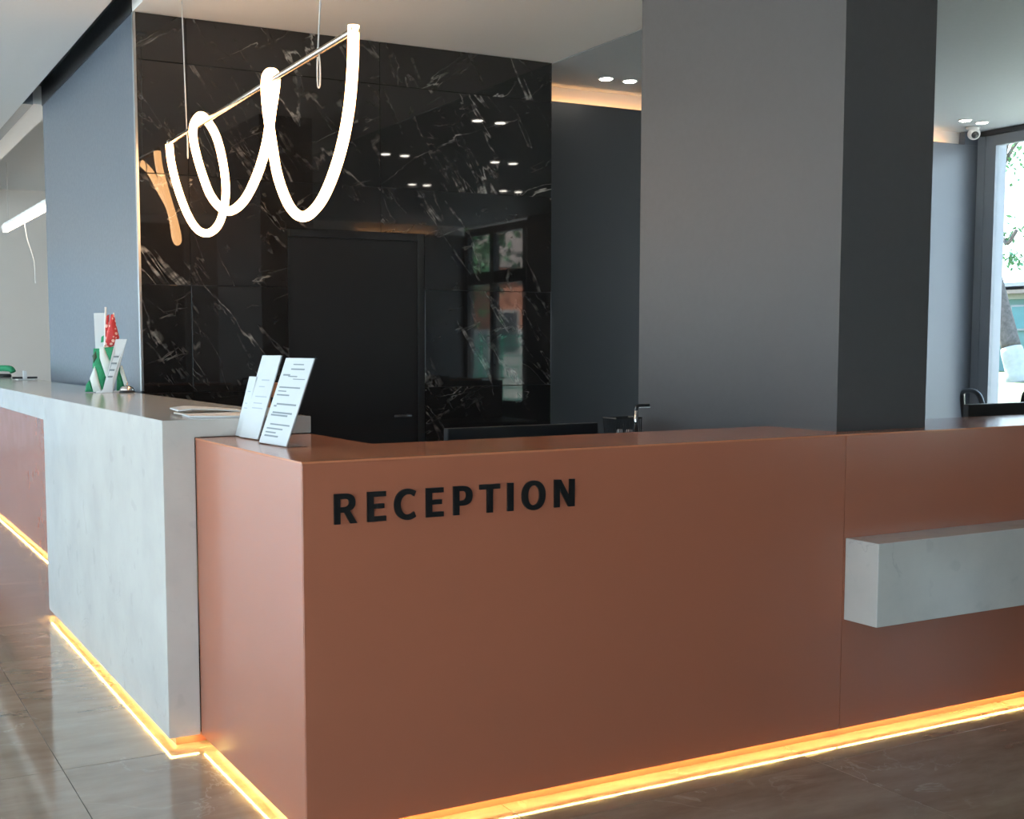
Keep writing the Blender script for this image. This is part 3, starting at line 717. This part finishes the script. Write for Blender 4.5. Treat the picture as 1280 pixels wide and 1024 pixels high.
# cabinet with pen pot and lamp beside the pillar
cab = thing('drawer_cabinet', 'black drawer cabinet behind the desk beside the grey pillar', 'cabinet', (3.24, 4.42, 0))
box('cabinet_body', (3.06, 3.44, 4.37, 4.62, .0, 1.06), M_plastic, cab, .003)
for k in range(3):
    dr = box('drawer', (3.075, 3.425, 4.6205, 4.636, .04+k*.335, .36+k*.335), M_dark, cab, .003)
    tube('drawer_handle', [(3.19, 4.645, .30+k*.335), (3.31, 4.645, .30+k*.335)], .008, M_chrome, dr, 8)
pp = thing('pen_basket', 'black wire pen basket beside the grey pillar behind the desk', 'basket', (3.29, 4.47, 1.06))
bm = BM(); x0, x1, y0, y1, z0, z1 = 3.235, 3.375, 4.43, 4.53, 1.062, 1.150
for zz in (z0+.003, z1):
    atube(bm, [(x0+.012*(zz < 1.1), y0, zz), (x1, y0, zz), (x1, y1, zz), (x0, y1, zz)], .004, 6, True)
for k in range(15): atube(bm, [(x0+.012+k*.009, y0, z0), (x0+k*.010, y0, z1)], .0022, 5); atube(bm, [(x0+.012+k*.009, y1, z0), (x0+k*.010, y1, z1)], .0022, 5)
for k in range(9): atube(bm, [(x0+.012, y0+k*.0125, z0), (x0, y0+k*.0125, z1)], .0022, 5); atube(bm, [(x1, y0+k*.0125, z0), (x1, y0+k*.0125, z1)], .0022, 5)
link('wire_basket', bm, M_plastic, pp)
box('basket_floor', (x0+.012, x1, y0, y1, 1.0605, 1.0625), M_plastic, pp)
for i, (px_, py_, c_) in enumerate(((3.285, 4.47, M_white), (3.345, 4.48, M_white), (3.355, 4.50, M_paper))):
    o = box('pencil_sharpener' if i else 'correction_roll', (px_-.011, px_+.011, py_-.011, py_+.011, 1.063, 1.098-.004*i), c_, None, .003)
    tag(o, ('white correction roll at the left inside the wire pen basket', 'white sharpener near the middle of the wire pen basket', 'pale paper cube at the right inside the wire pen basket')[i], ('roll', 'sharpener', 'paper cube')[i])
    o.name = ('correction_roll', 'pencil_sharpener', 'paper_cube')[i]
dl = thing('desk_lamp', 'slim black desk lamp with bent arm in front of the wire pen basket', 'lamp', (3.330, 4.405, 1.06))
tube('lamp_arm', spline([(3.325, 4.405, 1.066), (3.325, 4.405, 1.15), (3.325, 4.405, 1.192), (3.331, 4.404, 1.204), (3.345, 4.403, 1.208), (3.395, 4.40, 1.208)], 5), .0075, M_plastic, dl, 10)
lathe('lamp_base', [(.025, 0), (.025, .005), (.008, .007)], (3.325, 4.405, 1.0605), M_plastic, dl, 18)
box('light_bar', (3.345, 3.398, 4.394, 4.408, 1.1975, 1.2015), M_white, dl)
lathe('stem_highlight', [(.0082, .02), (.0082, .125)], (3.325, 4.405, 1.06), M_chrome, dl, 14)  # chrome sleeve added as the bright highlight on the black arm

# chairs by the window
def visitor_chair(x, y, a, label, dz=0.):
    t = thing('visitor_chair', label, 'chair', (x, y, 0)); c = (x, y)
    P = lambda px, py, pz: rot2((px, py, pz), a, c)
    for s in (-1, 1):
        tube('leg', spline([P(s*.24, -.24, .01), P(s*.24, -.22, .43), P(s*.25, -.20, .66), P(s*.255, -.05, .70), P(s*.25, .18, .68)], 4), .013, M_plastic, t, 8)
        tube('leg', [P(s*.23, .26, .01), P(s*.23, .20, .44)], .013, M_plastic, t, 8)
    bm = BM(); abox(bm, -.23, .23, -.23, .22, .43, .48, .02)
    for v in bm.verts: v.co = Vector(P(*v.co))
    link('seat', bm, M_fabric, t)
    tube('back_frame', spline([P(-.23, .20, .44), P(-.24, .26, .75), P(-.225, .30, .98+dz), P(-.14, .32, 1.075+dz), P(.14, .32, 1.075+dz), P(.225, .30, .98+dz), P(.24, .26, .75), P(.23, .20, .44)], 5), .021, M_plastic, t, 8)
    bm = BM(); abox(bm, -.20, .20, .245, .265, .55, .86, .008)
    for v in bm.verts: v.co = Vector(P(v.co.x, v.co.y+.1*(v.co.z-.55), v.co.z))
    link('back_mesh', bm, M_fabric, t)
visitor_chair(8.98, 6.75, 1.02, 'black tubular chair by the dark rear wall, left of the window')
visitor_chair(8.42, 5.75, -.25, 'black tubular chair in front of the window at the right edge', .05)

# ================================================================== OUTDOORS
def outdoor(name, b, m, label, cat):
    o = box(name, b, m, None, loc=(b[0], b[2], b[4])); return tag(o, label, cat)
g_ = box('ground', (-60, 90, -60, 90, -.4, -.17), M_pave, kind=STR, loc=(0, 0, -.4))
bm = BM(); aprism(bm, [(13.2, -.17), (14.4, .60), (15.8, .84), (17, .88), (24, .92), (24, -.17)], 'y', 4.0, 30.0)
lw = link('ground_lawn', bm, M_lawn, kind=STR, loc=(10.6, 4, -.17))
# whitewashed tree
tr = thing('tree', 'leaning tree with whitewashed trunk outside the right window', 'tree', (17, 12.66, .87))
tube('whitewashed_trunk', spline([(17, 12.60, .84), (17, 12.66, 1.05), (17, 12.775, 1.42)], 4), [.20]*4+[.17]*4+[.155], M_lime, tr, 12)
tube('trunk', spline([(17, 12.775, 1.42), (17, 12.90, 1.85), (17, 13.03, 2.3), (17, 13.22, 3.0), (17.1, 13.3, 3.9), (17.0, 13.2, 5.0)], 4), [.15-.005*i for i in range(21)], M_bark, tr, 10)
bm = BM()
for q in ([(17.05, 13.28, 3.75), (17, 13.0, 4.35), (17, 12.7, 4.75), (17, 12.2, 5.2)], [(17, 13.0, 4.35), (16.9, 12.9, 4.6), (16.8, 12.6, 5.1)], [(17.1, 13.3, 3.5), (17.3, 13.7, 4.2), (17.4, 14.1, 5.0)], [(17, 13.2, 3.0), (16.9, 12.95, 3.15), (16.8, 12.75, 3.05), (16.8, 12.6, 3.25)]):
    atube(bm, spline(q, 4), .03, 7)
link('branches', bm, M_bark, tr, smooth=True)
def foliage(name, centres, n, size, m, parent, seed):
    rnd = random.Random(seed); bm = BM()
    for (cx_, cy_, cz_, r) in centres:
        for _ in range(n):
            d = Vector((rnd.gauss(0, 1), rnd.gauss(0, 1), rnd.gauss(0, 1)))*r*.5; p = Vector((cx_, cy_, cz_))+d
            a = Vector((rnd.uniform(-1, 1), rnd.uniform(-1, 1), rnd.uniform(-1, 1))).normalized(); b = a.cross(Vector((rnd.uniform(-1, 1), .3, 1))).normalized(); s = size*rnd.uniform(.6, 1.3)
            bm.faces.new([bm.verts.new(p+q) for q in (a*s, b*s*.5, -a*s, -b*s*.5)])
    o = link(name, bm, m, parent); o['kind'] = 'stuff'; return o
foliage('foliage', [(16.9, 12.75, 3.15, .35), (16.9, 12.95, 3.2, .2), (17, 12.6, 4.6, .5), (17, 12.9, 4.35, .3), (17, 12.2, 5.2, .9), (17.3, 13.9, 4.9, 1.0), (16.9, 12.7, 2.8, .15)], 55, .055, M_leaf, tr, 3)
foliage('foliage', [(17, 12.3, 5.1, .5), (17, 12.0, 5.4, .8)], 200, .07, M_leaf_dark, tr, 5)
# teal building behind the tree
tb = thing('teal_building', 'pale teal low building beyond the whitewashed tree', 'building', (22, 20, .88))
box('wall', (22.3, 26, 10, 30, .88, 2.40), M_teal, tb)
box('eave', (21.9, 26, 9.8, 30.2, 2.50, 2.58), M_eave, tb); box('fascia', (22.2, 26, 9.9, 30.1, 2.40, 2.50), M_pale, tb)
box('roof_edge', (22.1, 26, 9.9, 30.1, 2.66, 2.74), M_winframe, tb)
for k in range(8):
    y = 13.0+k*.55
    f_ = box('window', (22.24, 22.31, y, y+.45, 1.75, 2.28), M_winframe, tb); box('pane', (22.22, 22.245, y+.04, y+.41, 1.79, 2.24), M_teal_panel, f_)
for y in (15.95, 17.6): box('door_leaf', (22.25, 22.31, y, y+.3, 1.05, 1.65), M_winframe, tb)
# green fence, brick house and trees seen mirrored in the marble
fn = thing('green_fence', 'green steel mesh fence mirrored in the marble', 'fence', (14.5, -6, -.17))
for k in range(17): box('post', (14.47, 14.53, -14+k*1.0-.03, -14+k*1.0+.03, -.17, 1.75), M_fence, fn)
bm = BM()
for zz in (.0, .25, .5, .75, 1.0, 1.25, 1.5, 1.72): abox(bm, 14.485, 14.515, -14, 2, zz-.02, zz+.02)
o = link('rails', bm, M_fence, fn)
bm = BM()
for k in range(64): abox(bm, 14.495, 14.505, -14+k*.25, -14+k*.25+.03, -.1, 1.72)
o = link('mesh_wires', bm, M_fence, fn); o['kind'] = 'stuff'
bh = thing('brick_house', 'red brick house with pale plinth mirrored in the marble', 'house', (18.8, -20, -.17))
box('wall', (18.8, 25, -22.2, -18.0, 2.0, 3.9), M_brick, bh); box('plinth', (18.75, 25, -22.25, -17.95, -.17, 2.0), M_pale, bh)
for x in (19.05, 20.6, 22.4):
    f_ = box('window', (x, x+.8, -18.02, -17.93, 1.2, 2.6), M_pale, bh); box('pane', (x+.08, x+.72, -17.94, -17.91, 1.28, 2.52), M_darkframe, f_)
prism('roof', [(-22.6, 3.9), (-17.6, 3.9), (-20.1, 5.3)], 'x', 18.4, 25.4, M_eave, bh)
for i, (x, y, h, lab, m_) in enumerate(((15.9, -17.0, 7.5, 'leafy tree behind the green fence, mirrored left of the brick house in the marble', M_leaf), (18.4, -11.6, 8.5, 'tall dark tree before the brick house, mirrored in the marble', M_leaf_dark), (22.0, -27.5, 10.0, 'dark spreading tree beyond the brick house, mirrored in the marble', M_leaf_dark), (28.5, -33.0, 11.0, 'large yellow green tree farthest behind, mirrored in the marble', M_leaf))):
    t = thing('tree', lab, 'tree', (x, y, -.17))
    tube('trunk', spline([(x, y, -.17), (x+.1, y, h*.3), (x, y+.1, h*.6), (x, y, h*.85)], 3), [.16-.01*k for k in range(10)], M_bark, t, 8)
    rr = random.Random(i); foliage('foliage', [(x+rr.uniform(-1.3, 1.3), y+rr.uniform(-1.5, 1.5), h*.62+rr.uniform(-.24, .3)*h, 1.25) for _ in range(12)], 300, .16, m_, t, 20+i)
# low black sofa and plant against the front wall, mirrored too
so = thing('lounge_sofa', 'low black lounge sofa by the front wall, mirrored in the marble', 'sofa', (8.6, -2.7, 0))
box('seat', (7.9, 9.3, -3.05, -2.35, .12, .42), M_fabric, so, .03); box('backrest', (7.9, 9.3, -3.2, -3.0, .12, .80), M_fabric, so, .03)
for x in (7.8, 9.3): box('armrest', (x, x+.1, -3.2, -2.35, .12, .60), M_fabric, so, .02)
for x in (7.9, 9.25):
    for y in (-3.1, -2.45): box('leg', (x, x+.05, y, y+.05, 0, .12), M_plastic, so)
